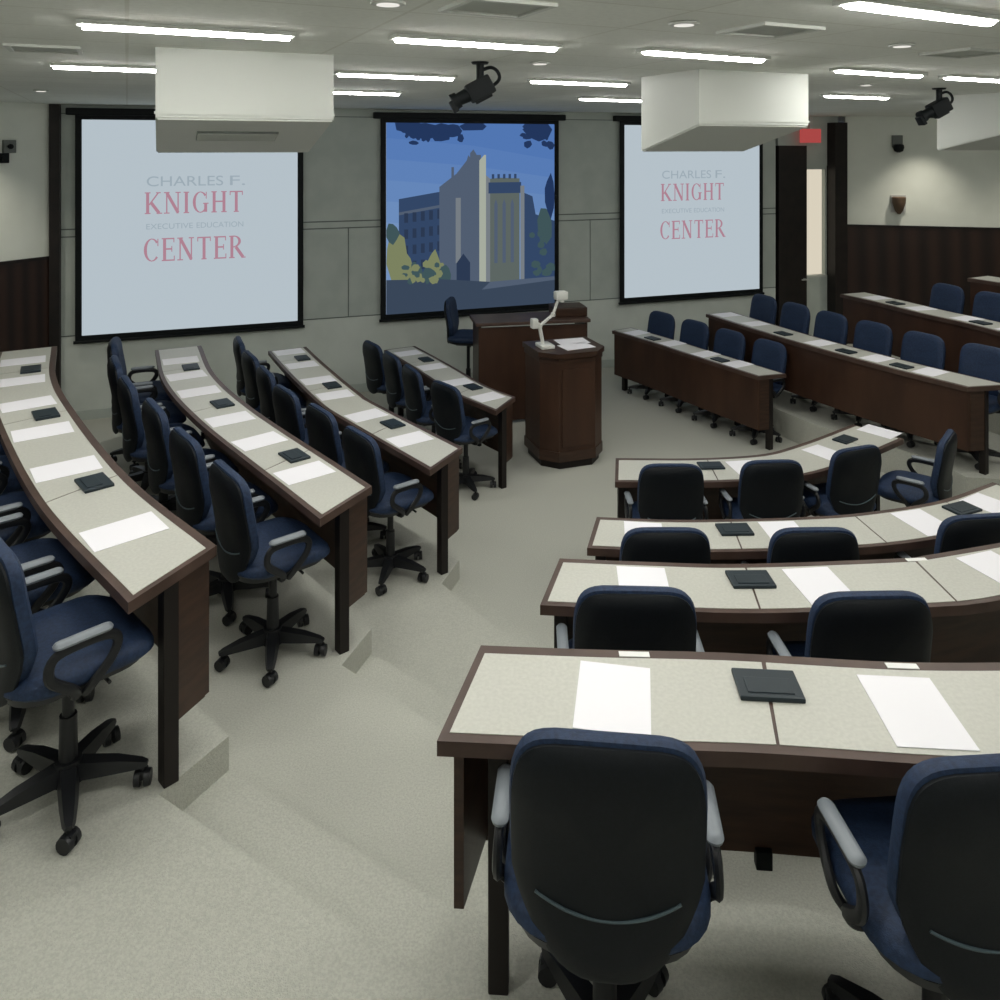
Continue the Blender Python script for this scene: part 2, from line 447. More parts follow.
s, w, H = screen(tx(385), tx(552), 'projection screen showing a stone building under blue sky')
bm = bmesh.new()
mats = ['sky_a'] + ['sky_%d' % i for i in range(5)] + [ 'stone_d', 'stone_m', 'stone_l', 'stone_w', 'stone_g', 'leaf', 'bush', 'bush_d', 'lawn', 'glassy']
MI = {m: i for i, m in enumerate(mats)}
lay = [0]
def poly(pts, m):
    """picture polygon in fractions of the screen (u to the side, v up)"""
    lay[0] += 1
    f = bm.faces.new([bm.verts.new((-w / 2 + u * w, -.003 - .00012 * lay[0], v * H)) for u, v in pts]); f.material_index = MI[m]
def blob(u, v, ru, rv, m, n=9):
    poly([(min(1, max(0, u + ru * random.uniform(.75, 1.15) * math.cos(2 * math.pi * i / n))), min(1, max(0, v + rv * random.uniform(.75, 1.15) * math.sin(2 * math.pi * i / n)))) for i in range(n)], m)
poly([(0, 0), (1, 0), (1, 1), (0, 1)], 'sky_a')
for i in range(5): poly([(0, .1), (1, .1), (1, .80 - i * .10), (.5, .88 - i * .11), (0, .92 - i * .11)], 'sky_%d' % i)
poly([(.07, .12), (.07, .60), (.34, .64), (.34, .12)], 'stone_d')          # long wing
poly([(.07, .53), (.34, .57), (.34, .555), (.07, .515)], 'stone_m')
for i in range(5):
    for j in range(4):
        u = .10 + i * .047; v = .22 + j * .085 + i * .004
        poly([(u, v), (u + .022, v), (u + .022, v + .05), (u, v + .05)], 'glassy')
poly([(.30, .12), (.30, .66), (.40, .73), (.46, .80), (.47, .83), (.50, .79), (.50, .12)], 'stone_m')   # stepped gable
poly([(.395, .25), (.395, .60), (.425, .60), (.425, .25)], 'stone_l')
poly([(.37, .68), (.385, .68), (.385, .765), (.37, .765)], 'stone_m')
poly([(.48, .12), (.48, .84), (.50, .86), (.52, .83), (.545, .83), (.545, .12)], 'stone_m')            # tower
poly([(.535, .14), (.535, .80), (.565, .83), (.575, .83), (.575, .14)], 'stone_w')
poly([(.575, .14), (.575, .72), (.60, .70), (.60, .14)], 'stone_l')
poly([(.60, .14), (.60, .70), (.66, .705), (.78, .70), (.78, .14)], 'stone_g')                          # front block
poly([(.59, .62), (.59, .68), (.79, .68), (.79, .62)], 'stone_d')
for i in range(5): poly([(.61 + i * .034, .7), (.625 + i * .034, .7), (.625 + i * .034, .725), (.61 + i * .034, .725)], 'stone_d')
for i in range(3): poly([(.625 + i * .05, .24), (.645 + i * .05, .24), (.645 + i * .05, .56), (.635 + i * .05, .59), (.625 + i * .05, .56)], 'stone_m')
poly([(.785, .14), (.785, .66), (.81, .66), (.81, .14)], 'stone_l')
poly([(.81, .12), (.81, .62), (.86, .60), (.88, .50), (1, .46), (1, .12)], 'stone_d')
poly([(.40, .12), (.40, .25), (.44, .30), (.48, .25), (.48, .12)], 'glassy')
for a in ((.94, .44, .05, .1, 'bush_d'), (.97, .60, .035, .12, 'leaf'), (.05, .30, .06, .14, 'bush'), (.03, .42, .04, .06, 'bush_d'), (.10, .24, .06, .07, 'bush'),
          (.16, .20, .05, .06, 'bush_d'), (.27, .24, .04, .08, 'bush'), (.24, .19, .05, .05, 'bush_d'), (.33, .19, .04, .05, 'bush_d')): blob(*a)
poly([(0, 0), (1, 0), (1, .15), (.6, .14), (.3, .17), (0, .18)], 'lawn')
poly([(.55, .10), (1, .13), (1, .15), (.6, .14)], 'stone_m')
for a in ((.12, .985, .09, .035), (.22, .96, .08, .05), (.31, .95, .07, .06), (.38, .96, .05, .045), (.50, .985, .09, .03), (.9, .97, .09, .06), (.15, .94, .03, .03), (.84, .985, .05, .03)):
    blob(*a, 'leaf', 8)
for i in range(26):
    u = random.choice((random.uniform(.06, .47), random.uniform(.80, .98))); blob(u, .965 - random.random() ** 2 * .09, random.uniform(.012, .03), random.uniform(.012, .03), 'leaf', 7)
for i in range(22): blob(random.uniform(.02, .32), random.uniform(.15, .26), random.uniform(.015, .03), random.uniform(.012, .025), random.choice(('bush', 'bush_d', 'bush_d')), 7)
for i in range(10): blob(random.uniform(.84, .98), random.uniform(.14, .42), random.uniform(.015, .035), random.uniform(.015, .03), 'bush_d', 7)
obj('projected_picture', bm, mats, s)

# ------------------------------------------------------------------ chair
def make_chair():
    t = thing('swivel_chair', 'navy swivel chair', 'chair')
    # five-star base with casters
    bm = bmesh.new()
    cyl(bm, (0, 0, .055), (0, 0, .125), .05, .042)
    for k in range(5):
        a = math.radians(72 * k + 90)
        d = Vector((math.cos(a), math.sin(a), 0)); n = Vector((-d.y, d.x, 0))
        rings = []
        for r, wz, zt, zb in ((.02, .034, .118, .065), (.15, .027, .105, .068), (.228, .019, .088, .068), (.248, .012, .080, .07)):
            rings.append([bm.verts.new(d * r + n * wz * sx + Vector((0, 0, z))) for sx, z in ((-1, zb), (1, zb), (.7, zt), (-.7, zt))])
        for p, q in zip(rings, rings[1:]):
            for i in range(4): bm.faces.new((p[i], p[(i + 1) % 4], q[(i + 1) % 4], q[i]))
        bm.faces.new(rings[0][::-1]); bm.faces.new(rings[-1])
    base = obj('star_base', bm, 'plastic', t, True)
    cb = bmesh.new()
    for sx in (-1, 1): cyl(cb, (sx * .006, 0, .027), (sx * .026, 0, .027), .027, .025, 14)
    box(cb, (0, .004, .038), (.03, .034, .03), None, .006); cyl(cb, (0, 0, .045), (0, 0, .07), .008)
    c0 = obj('caster', cb, 'plastic', base, True)
    for k in range(5):
        a = math.radians(72 * k + 90)
        c = c0 if k == 0 else c0.copy()
        if k: COL.objects.link(c)
        c.parent = base; c.location = (.232 * math.cos(a), .232 * math.sin(a), 0); c.rotation_euler = (0, 0, a + .7 * (k % 3 - 1))
    bm = bmesh.new(); cyl(bm, (0, 0, .11), (0, 0, .27), .029, .027); cyl(bm, (0, 0, .27), (0, 0, .46), .019)
    obj('gas_lift', bm, 'plastic', t, True)
    bm = bmesh.new(); box(bm, (0, -.01, .435), (.17, .24, .04), None, .01); cyl(bm, (.08, .05, .445), (.2, .06, .44), .006)
    obj('tilt_mechanism', bm, 'plastic', t, True)
    # seat
    def seatfn(p):
        y = p.y; z = p.z - .03 * max(0, (y - .08) / .16) ** 2 - .012 * (1 - (p.x / .23) ** 2) * (1 if p.z > .51 else 0)
        return Vector((p.x, y, z))
    bm = bmesh.new()
    slab_layers(bm, rrect(.455, .455, .13, 6, 0, .005), [(.05, .478), (.012, .48), (0, .495), (0, .515), (.008, .532), (.03, .545), (.07, .55), (.15, .548)], seatfn)
    obj('seat', bm, 'fabric', t, True)
    bm = bmesh.new(); slab_layers(bm, rrect(.425, .44, .12, 6, 0, .0), [(.13, .435), (.05, .442), (.012, .458), (0, .488)])
    obj('seat_pan', bm, 'plastic', t, True)
    # backrest : outline in x-z, bent
    def outl(k=1.0, dz=0.0, zb=.475):
        pts = []
        zt = .937 - dz
        for i in range(40):
            a = 2 * math.pi * i / 40 + math.pi / 40
            ca, sa = math.cos(a), math.sin(a)
            e = 2 / (4.6 if sa > 0 else 2.9)
            x = math.copysign(abs(ca) ** e, ca); z = math.copysign(abs(sa) ** e, sa)
            zz = (zt + zb) / 2 + z * (zt - zb) / 2
            wd = .207 * k - .045 * max(0, (.62 - zz) / .17) + (.0 if zz > .6 else 0)
            pts.append((x * wd, zz))
        return pts
    def backfn(y0):
        def f(p):
            x, zz, th = p.x, p.y, p.z
            rec = -.02 - .07 * max(0, zz - .62) + .035 * (1 - ((zz - .6) / .2) ** 2 if abs(zz - .6) < .2 else 0) * .5
            return Vector((x, y0 + rec + th + .45 * x * x, zz))
        return f
    bm = bmesh.new()
    slab_layers(bm, outl(1.0), [(.10, -.012), (.03, -.01), (.004, -.002), (0, .012), (.004, .03), (.02, .042), (.06, .048), (.12, .048)], backfn(-.195))
    bk = obj('backrest', bm, 'fabric', t, True)
    bm = bmesh.new()
    slab_layers(bm, outl(.975, .012, .425), [(.11, -.034), (.05, -.032), (.015, -.024), (.0, -.012), (.0, -.004)], backfn(-.195))
    bs = obj('back_shell', bm, 'shell', t, True)
    bm = bmesh.new()
    f = backfn(-.195); pts = []
    for i in range(25):
        u = -1 + 2 * i / 24
        x = u * .150; zz = .60 - .036 * (1 - u * u)
        q = f(Vector((x, zz, -.0355 + .004 * max(0, abs(u) - .6) / .4))); pts.append(q)
    sweep(bm, pts, .0035, .0035, 6, (0, 1, 0))
    obj('seam_piping', bm, 'piping', bs, True)
    bm = bmesh.new()
    sweep(bm, [(0, -.05, .43), (0, -.13, .425), (0, -.195, .435), (0, -.21, .46)], [.03, .034, .034, .03], [.012, .012, .011, .009], 8)
    obj('back_bracket', bm, 'plastic', t, True)
    # loop arms
    for sx in (-1, 1):
        bm = bmesh.new()
        path = catmull([(sx * .14, -.04, .44), (sx * .205, -.04, .448), (sx * .238, -.06, .49), (sx * .240, -.125, .55), (sx * .238, -.112, .610), (sx * .236, -.03, .622), (sx * .236, .05, .615), (sx * .236, .072, .585), (sx * .239, .05, .54), (sx * .239, .0, .49), (sx * .215, -.02, .452)], 5)
        sweep(bm, path, .011, .016, 8, (1, 0, .1))
        ar = obj('armrest', bm, 'plastic', t, True)
        bm = bmesh.new()
        slab_layers(bm, rrect(.040, .175, .0195, 6, sx * .236, -.03), [(.010, .632), (.002, .636), (0, .643), (.005, .650), (.014, .653)])
        ap = obj('arm_pad', bm, 'pad', ar, True); ap['label'] = 'pale grey arm pad'
    return t
CHAIR = make_chair()
chair_used = [False]
ORD = ['first', 'second', 'third', 'fourth', 'fifth', 'sixth', 'seventh', 'eighth', 'ninth', 'tenth']
def chair(pos, z, face, label, group):
    """face = direction the sitter looks at, in plan"""
    o = CHAIR if not chair_used[0] else dup(CHAIR)
    chair_used[0] = True
    o.location = (pos.x, pos.y, z)
    o.rotation_euler = (0, 0, math.atan2(face.y, face.x) - math.pi / 2)
    o['label'] = label; o['group'] = group; o['category'] = 'chair'
    return o

# ------------------------------------------------------------------ desks
class Curve:
    def __init__(s, P):
        s.p = catmull([Vector(q) for q in P], 10)
        s.l = [0.0]
        for a, b in zip(s.p, s.p[1:]): s.l.append(s.l[-1] + (b - a).length)
        s.L = s.l[-1]
    def at(s, d):
        if d <= 0: 
            t = (s.p[1] - s.p[0]).normalized(); return s.p[0] + t * d, t
        for i in range(len(s.p) - 1):
            if d <= s.l[i + 1] or i == len(s.p) - 2:
                k = (d - s.l[i]) / (s.l[i + 1] - s.l[i]); t = (s.p[i + 1] - s.p[i]).normalized()
                a = (s.p[min(i + 2, len(s.p) - 1)] - s.p[max(i - 1, 0)]).normalized()
                return s.p[i].lerp(s.p[i + 1], k), a
    def nearest(s, q):
        best = min(range(301), key=lambda i: (s.at(s.L * i / 300)[0] - q).length)
        return s.L * best / 300

class Desk:
    """P: user edge (given='U') or front edge (given='F'), from the aisle end; side: +1 when the front lies on the left of the path"""
    def __init__(s, key, P, side, given='U', depth=.36, skew=(0, 0), label='', seams=(), phrase='', bare=()):
        s.key = key; s.c = Curve(P); s.side = side; s.given = given; s.depth = depth; s.skew = skew
        s.z = LEVEL[key]; s.phrase = phrase; s.seams = list(seams); s.bare = set(bare)
        mid, _ = s.pt(s.c.L / 2, .5)
        s.root = thing('curved_desk', label, 'desk', (mid.x, mid.y, s.z), 0, 'curved tiered desks')
        s.o = mid
        s.build()
    def pt(s, d, v):
        """point at distance d along and v of the depth from the user edge (0) to the front edge (1); returns point, facing"""
        a0, a1 = s.skew
        q, t = s.c.at(d)
        n = Vector((-t.y, t.x)) * s.side                # towards the front
        vv = v if s.given == 'U' else v - 1
        L = s.c.L
        sh = (a0 * (1 - d / L) - a1 * d / L) * vv
        return q + n * s.depth * vv + t * sh, n
    def build(s):
        N = max(16, int(s.c.L / .1)); o = s.o
        def strip(bm, d0, d1, v0, v1, z0, z1, n):
            U0, U1, F0, F1 = [], [], [], []
            for i in range(n + 1):
                d = d0 + (d1 - d0) * i / n
                a, _ = s.pt(d, v0); b, _ = s.pt(d, v1); a = a - o; b = b - o
                U0.append(bm.verts.new((a.x, a.y, z0))); U1.append(bm.verts.new((a.x, a.y, z1)))
                F0.append(bm.verts.new((b.x, b.y, z0))); F1.append(bm.verts.new((b.x, b.y, z1)))
            for i in range(n):
                bm.faces.new((U1[i], U1[i + 1], F1[i + 1], F1[i])); bm.faces.new((U0[i], F0[i], F0[i + 1], U0[i + 1]))
                bm.faces.new((U0[i], U0[i + 1], U1[i + 1], U1[i])); bm.faces.new((F0[i], F1[i], F1[i + 1], F0[i + 1]))
            bm.faces.new((U0[0], U1[0], F1[0], F0[0])); bm.faces.new((U0[n], F0[n], F1[n], U1[n]))
        L = s.c.L
        bm = bmesh.new(); strip(bm, 0, L, 0, 1, TOP - .037, TOP, N)
        es = [e for e in bm.edges if len(e.link_faces) == 2 and abs(e.verts[0].co.z - e.verts[1].co.z) < .001 and e.calc_face_angle(0) > 1.2]
        bmesh.ops.recalc_face_normals(bm, faces=bm.faces[:])
        bmesh.ops.bevel(bm, geom=es, offset=.007, segments=2, affect='EDGES')
        top = obj('tabletop', bm, 'wood_h', s.root)
        cuts = [0] + s.seams + [L]
        for a, b in zip(cuts, cuts[1:]):
            a2 = a + (.022 if a == 0 else .004); b2 = b - (.022 if b == L else .004)
            bm = bmesh.new(); strip(bm, a2, b2, .075, .90, TOP, TOP + .0018, max(4, int((b - a) / .1)))
            obj('writing_surface', bm, 'laminate', top)
        bm = bmesh.new(); strip(bm, .02, L - .02, .88, .94, .20, TOP - .04, N); obj('front_panel', bm, 'wood_red' if s.key in 'EFGH' else 'wood', s.root)
        for d0, d1 in ((.015, .04), (L - .04, L - .015)):
            bm = bmesh.new(); strip(bm, d0, d1, (.22 if s.key == '1' else .50), .88, .24 if s.key == '1' else .20, TOP - .04, 1); obj('end_panel', bm, 'wood', s.root)
        near = (.115, .36) if s.key == '1' else (.042, .48)
        for d, v in [near, (L - .05, .48)]:
            q, n = s.pt(d, v); q = q - o
            bm = bmesh.new(); box(bm, (q.x, q.y, (TOP - .037) / 2), (.052, .052, TOP - .037), Matrix.Rotation(math.atan2(n.y, n.x), 4, 'Z'), .004)
            obj('leg', bm, 'leg', s.root)
        for d in s.seams:
            q, n = s.pt(d, .87); q = q - o
            bm = bmesh.new(); box(bm, (q.x, q.y, .19), (.045, .03, .05), Matrix.Rotation(math.atan2(n.y, n.x) - math.pi / 2, 4, 'Z'), .004); obj('panel_bracket', bm, 'black', s.root)
            if s.seams.index(d) in s.bare: continue
            q, n = s.pt(d, .62); q = q - o
            bm = bmesh.new(); R = Matrix.Rotation(math.atan2(n.y, n.x) - math.pi / 2, 4, 'Z')
            box(bm, (q.x, q.y, TOP + .008), (.165, .115, .013), R, .004)
            box(bm, (q.x - n.x * .012, q.y - n.y * .012, TOP + .0155), (.12, .06, .003), R, .0015)
            obj('power_module', bm, 'slate', s.root)
    def paper(s, d, label, v=.47, w=.19, l=.26, rot=0.0):
        q, n = s.pt(d, v)
        bm = bmesh.new(); box(bm, (0, 0, .0012), (w, l, .0018))
        p = obj('paper_sheet', bm, 'paper', None, False, (q.x, q.y, s.z + TOP + .0022))
        p.rotation_euler = (0, 0, math.atan2(n.y, n.x) - math.pi / 2 + rot)
        tag(p, label, 'paper', 'paper sheets on the desks')
    def seat(s, d, label, out=.05, rot=0.0, dx=0.0):
        q, n = s.pt(d, 0); q = q - n * out
        f = Matrix.Rotation(rot, 2) @ n
        return chair(q, s.z, f, label, 'navy swivel chairs at the desks')

# user edges / front edges in plan (metres), listed from the aisle end
DESKS = {}
def add(key, P, side, given, label, phrase, papers, chairs, seams_px=None, skew=(0, 0), depth=.36, out=.05, rots=None, prot=None, bare=(), base=None):
    h = LEVEL[key] + TOP
    c = Curve(P)
    ss = [c.nearest(at(x, y, h)) for x, y in (seams_px or [])]
    dk = Desk(key, P, side, given, depth, skew, label, sorted(ss), phrase, bare)
    DESKS[key] = dk
    print('DESK', key, round(dk.c.L, 2), [round(x, 2) for x in dk.seams])
    for i, q in enumerate(papers):
        d = q if isinstance(q, (int, float)) else c.nearest(at(q[0], q[1], h))
        dk.paper(d, f'white paper sheet on the {phrase}, {ORD[i]} from the aisle', rot=(prot or {}).get(i, random.uniform(-.05, .05)))
    for i, d in enumerate(chairs):
        d = d if isinstance(d, (int, float)) else c.nearest(Vector(d))
        ch = dk.seat(d, f'navy swivel chair at the {phrase}, {ORD[i]} from the aisle', out + (random.uniform(-.012, .015) if i and key not in 'EF' else 0), (rots or {}).get(i, random.uniform(-.07, .07) if i else 0))
        if base is not None and i == 0:
            for k in ch.children:
                if k.name.startswith('star_base'): k.rotation_euler.z = math.radians(base)
    return dk

add('A', [(-1.166, 2.51), (-1.86, 3.213), (-2.6, 4.13), (-3.08, 4.81), (-3.50, 5.58)], -1, 'U',
    'long curved dark desk with grey top, nearest the slatted wall', 'desk nearest the slatted wall',
    [(136, 536), (70, 472), (45, 434), (27, 406), (22, 382), (22, 362)], [.29, .87, 1.45, 2.02, 2.58, 3.14], [(103, 488), (50, 417), (31, 371)], (.15, .0), out=.085, rots={0: 0, 1: 0}, base=37)
add('B', [(-.813, 3.613), (-1.07, 3.93), (-1.858, 4.905), (-2.41, 5.72), (-2.855, 6.62)], -1, 'U',
    'long curved dark desk with grey top, second from the slatted wall', 'second desk from the slatted wall',
    [(310, 477), (262, 445), 1.52, (201, 393), (185, 377), (175, 362)], [.31, .89, 1.48, 2.06, 2.62, 3.18], [(305, 460), (228, 406), (188, 369)], (.16, 0), out=.09, base=28)
add('C', [(-.418, 4.78), (-1.14, 5.70), (-1.385, 6.055), (-1.83, 6.86), (-2.195, 7.57)], -1, 'U',
    'long curved dark desk with grey top, third from the slatted wall', 'third desk from the slatted wall',
    [(420, 441), (370, 418), (340, 396), (317, 382), (300, 366), (285, 353)], [.31, .86, 1.40, 1.94, 2.48, 3.02], [(392, 430), (332, 388), (296, 360)], (.17, 0), out=.09, rots={0: 0}, base=10)
add('D', [(-.033, 6.606), (-.427, 7.12), (-.85, 7.89), (-1.246, 8.59)], -1, 'U',
    'shorter curved dark desk just in front of the lectern, fourth from the slatted wall', 'fourth desk from the slatted wall',
    [(495, 399), (467, 383), (433, 368), (406, 354)], [.31, .84, 1.37, 1.90], [(478, 390), (420, 362)], (.19, 0), out=.08)
d1 = add('1', [(-.152, 1.926), (.238, 1.903), (.613, 1.888), (1.146, 1.845), (1.75, 1.86), (2.3, 1.93)], 1, 'U',
    'wide curved desk with grey top closest to the viewer', 'wide desk closest to the viewer',
    [(602, 702), (909, 714)], [], [(757, 695)], (.075, 0), .375, prot={0: -.13, 1: .0})
add('2', [(.147, 2.934), (.544, 2.903), (.973, 2.884), (1.647, 2.928), (1.854, 2.967), (2.6, 3.18)], 1, 'U',
    'wide curved desk with grey top, second from the viewer', 'second wide desk from the viewer',
    [(636, 580), (817, 589), (1012, 578)], [], [(742, 580), (922, 572)], (.07, 0), .34, bare=(1,))
add('3', [(.419, 3.85), (.953, 3.812), (1.684, 3.85), (2.11, 3.93), (2.545, 4.07), (3.0, 4.32)], 1, 'U',
    'wide curved desk with grey top, third from the viewer', 'third wide desk from the viewer',
    [(638, 528), (777, 529), (920, 522), (992, 506)], [], [(727, 528), (866, 528), (960, 510)], (.06, 0), .33, bare=(1,))
add('4', [(.748, 5.206), (1.43, 5.206), (1.988, 5.30), (2.42, 5.537), (3.013, 5.97)], 1, 'U',
    'wide curved desk with grey top facing the lectern, fourth from the viewer', 'wide desk facing the lectern',
    [(738, 464), (820, 452), (874, 429)], [], [(706, 466), (843, 440)], (.06, 0), .40)
# chairs of the wide desks, backs to the viewer: plan position, facing
def wide(key, lst):
    dk = DESKS[key]
    for i, (x, y, rot) in enumerate(lst):
        f = Matrix.Rotation(rot, 2) @ Vector((0, 1))
        chair(Vector((x, y)), dk.z, f, f'navy swivel chair at the {dk.phrase}, {ORD[i]} from the aisle', 'navy swivel chairs at the desks')
wide('1', [(.245, 1.87, math.radians(-6)), (.985, 1.81, math.radians(4))])
wide('2', [(.46, 2.88, -.04), (1.22, 2.85, .03)])
wide('3', [(.748, 3.82, 0), (1.415, 3.82, .02), (2.22, 3.95, .12)])
wide('4', [(1.065, 5.18, .0), (1.70, 5.24, .06), (2.27, 5.45, .35), (2.90, 5.62, .9)])
add('E', [(2.45, 7.60), (2.03, 8.32), (1.68, 8.95), (1.33, 9.5)], 1, 'F',
    'dark brown-fronted desk nearest the lectern, below the lettered screen by the doorway', 'brown-fronted desk nearest the lectern',
    [(728, 365), (697, 355), (667, 344), (636, 333)], [.36, .88, 1.40, 1.90], [(712, 361), (652, 339)], (.08, 0), .30, rots={0: 0}, out=.0)
add('F', [(3.75, 6.42), (3.39, 6.99), (2.99, 7.76), (2.73, 8.35), (2.38, 9.25)], 1, 'F',
    'long dark brown-fronted desk, second from the lectern', 'second brown-fronted desk from the lectern',
    [(920, 371), (873, 357), (826, 341), (762, 323), (728, 315)], [.30, .87, 1.39, 1.91, 2.42, 2.92], [(900, 365), (850, 350), (790, 333)], (.15, 0), .36, rots={i: 0 for i in range(6)}, out=.065)
add('G', [(4.85, 6.0), (4.56, 7.15), (4.43, 7.636), (4.24, 8.1), (4.08, 8.615), (3.885, 9.14)], 1, 'F',
    'dark brown-fronted desk, third from the lectern', 'third brown-fronted desk from the lectern',
    [(996, 330), (957, 319), (910, 309), (864, 299)], [.75, 1.33, 1.9, 2.48], [(975, 323), (890, 304)], (.15, 0), .36, rots={i: 0 for i in range(6)}, out=.065)
add('H', [(5.75, 7.2), (5.42, 8.0), (5.26, 8.41), (5.1, 8.73)], 1, 'F',
    'farthest brown-fronted desk, its pale top edge just below the dark wainscot', 'farthest brown-fronted desk', [], [], [], (0, 0), .36)
# small white cards on the far border of the closest wide desks
for key, px, lab in (('1', (615, 659), 'small white card on the closest wide desk, beyond the first paper sheet'), ('1', (893, 671), 'small white card on the closest wide desk, beyond the second paper sheet'),
                     ('2', (909, 559), 'small white card beside a seam of the second wide desk')):
    q = at(px[0], px[1], LEVEL[key] + TOP)
    dk = DESKS[key]; d = dk.c.nearest(q); p, n = dk.pt(d, .948)
    bm = bmesh.new(); box(bm, (0, 0, .001), (.085, .022, .002))
    o = obj('name_card', bm, 'card', None, False, (p.x, p.y, dk.z + TOP + .0003)); o.rotation_euler = (0, 0, math.atan2(n.y, n.x) - math.pi / 2)
    tag(o, lab, 'card', 'small white cards')

# ------------------------------------------------------------------ lectern, instructor desk, stool, document camera
LX, LY = .615, 7.47
t = thing('lectern', 'dark wooden lectern with chamfered corners and papers on top', 'lectern', (LX, LY, 0), WANG)
def octo(w, d, c): return [(-w / 2 + c, -d / 2), (w / 2 - c, -d / 2), (w / 2, -d / 2 + c), (w / 2, d / 2), (-w / 2, d / 2), (-w / 2, -d / 2 + c)]
bm = bmesh.new(); prism(bm, octo(.62, .50, .13), .07, 1.0); obj('body', bm, 'wood_red', t)
bm = bmesh.new(); prism(bm, octo(.58, .46, .13), 0, .07); obj('plinth', bm, 'leg', t)
bm = bmesh.new(); prism(bm, octo(.66, .55, .14), 1.0, 1.045); obj('top', bm, 'wood', t)
bm = bmesh.new(); box(bm, (0, -.255, .55), (.30, .012, .70), None, .003); obj('front_panel', bm, 'wood_red', t)
bm = bmesh.new(); prism(bm, octo(.635, .515, .134), .07, .16); obj('moulding', bm, 'wood', t)
bm = bmesh.new(); prism(bm, octo(.635, .515, .134), .95, .99); obj('moulding', bm, 'wood', t)
rm = Matrix.Rotation(WANG, 2)
def lec(x, y): 
    q = rm @ Vector((x, y)); return q.x + LX, q.y + LY
for i, (x, y, r, lab) in enumerate(((.08, -.06, .1, 'white paper sheet on top of the lectern, in front'), (.12, .13, -.05, 'white paper sheet on top of the lectern, toward the wall'))):
    bm = bmesh.new(); box(bm, (0, 0, .0015), (.30, .20, .003)); a, b = lec(x, y)
    o = obj('paper_sheet', bm, 'paper', None, False, (a, b, 1.0455)); o.rotation_euler = (0, 0, WANG + r); tag(o, lab, 'paper', 'papers on the lectern')
a, b = lec(-.21, .0)
t = thing('document_camera', 'white jointed document camera standing on the lectern', 'camera', (a, b, 1.0455), WANG)
bm = bmesh.new(); box(bm, (0, 0, .018), (.13, .18, .036), None, .012); obj('base', bm, 'lampwhite', t, True)
bm = bmesh.new(); cyl(bm, (-.02, 0, .03), (-.055, 0, .20), .018); cyl(bm, (-.055, 0, .20), (.08, 0, .30), .015); lathe(bm, [(.0, -.025), (.022, -.02), (.026, 0), (.022, .02), (0, .025)], (-.055, 0, .2), 12); obj('lower_arm', bm, 'lampwhite', t, True)
bm = bmesh.new(); cyl(bm, (.08, 0, .30), (.135, 0, .44), .014); lathe(bm, [(.0, -.022), (.02, -.018), (.024, 0), (.02, .018), (0, .022)], (.08, 0, .3), 12); obj('upper_arm', bm, 'lampwhite', t, True)
bm = bmesh.new(); box(bm, (.155, -.01, .475), (.12, .09, .08), None, .018); cyl(bm, (.16, -.02, .44), (.16, -.02, .415), .024, .022); obj('camera_head', bm, 'lampwhite', t, True)
bm = bmesh.new(); cyl(bm, (-.03, 0, .21), (-.10, -.02, .235), .014); box(bm, (-.115, -.02, .235), (.06, .07, .09), None, .012); obj('side_lamp', bm, 'lampwhite', t, True)

q = rm @ Vector((0, 0))
IDX, IDY = .34, 8.62
t = thing('instructor_desk', 'tall dark wooden instructor desk standing behind the lectern', 'desk', (IDX, IDY, 0), WANG * .55)
bm = bmesh.new(); box(bm, (-.02, -.16, .52), (1.16, .03, .98), None, .004); obj('front_panel', bm, 'wood_red', t)
for sx in (-.59, .56):
    bm = bmesh.new(); box(bm, (sx, .03, .515), (.03, .40, 1.03), None, .003); obj('side_panel', bm, 'wood', t)
bm = bmesh.new(); box(bm, (-.02, .02, 1.05), (1.24, .46, .036), None, .008); obj('top', bm, 'wood_h', t)
bm = bmesh.new(); box(bm, (.42, .06, 1.12), (.36, .30, .10), None, .012); obj('raised_shelf', bm, 'wood', t)

# instructor's stool, taller than the desk chairs
st = dup(CHAIR)
for ch in list(st.children):
    if ch.name.startswith('armrest'):
        for g in list(ch.children): bpy.data.objects.remove(g)
        bpy.data.objects.remove(ch)
st.name = 'drafting_chair'
st.location = (-.36, 9.10, 0); st.rotation_euler = (0, 0, math.radians(-98))
tag(st, 'tall navy drafting chair beside the instructor desk, before the building picture', 'chair'); st['group'] = 'tall chair'
del st['group']
up = .24
for ch in st.children:
    if ch.name.split('.')[0] not in ('star_base', 'gas_lift'): ch.location.z += up
    if ch.name.startswith('gas_lift'):
        ch.scale.z = (.46 + up - .11) / .35; ch.location.z = .11 - .11 * ch.scale.z

# ------------------------------------------------------------------ ceiling: lights, hoods, spotlights
LA = math.radians(25.5); LD = Vector((math.cos(LA), math.sin(LA)))
lights = [(191, 27), (479, 40), (706, 52.5), (880, 70.5), (128, 66), (397, 73.5), (580, 80.5), (857, 95), (355, 90.5), (615, 98), (985, 77), (924, 8.5)]
pos = [at(x, y, CEIL) for x, y in lights]
names = ['over the hood by the lettered screen', 'first ahead of the hanging black spotlight', 'in front of the hood by the doorway', 'nearer of the two past the doorway hood',
         'just behind the hood of the larger lettered screen', 'right behind the hanging spotlight', 'beside the black spotlight towards the doorway', 'nearest the dark doorway', 'last before the building picture',
         'farthest one, above the gap between screens', 'cut by the edge beside the far black spotlight', 'closest one, long and bright at the ceiling edge']
pos += [Vector(p) for p in ((-2.3, 2.45), (.2, 1.95), (-1.0, 1.3), (1.2, .3), (-2.2, -.1), (-3.4, 3.75), (3.6, 3.6), (4.4, 5.6), (2.4, -.6), (-.5, -1.2), (6.2, 7.0), (4.6, 7.9), (6.0, 9.2), (2.6, 1.2), (-4.2, 1.8), (5.0, 3.6))]
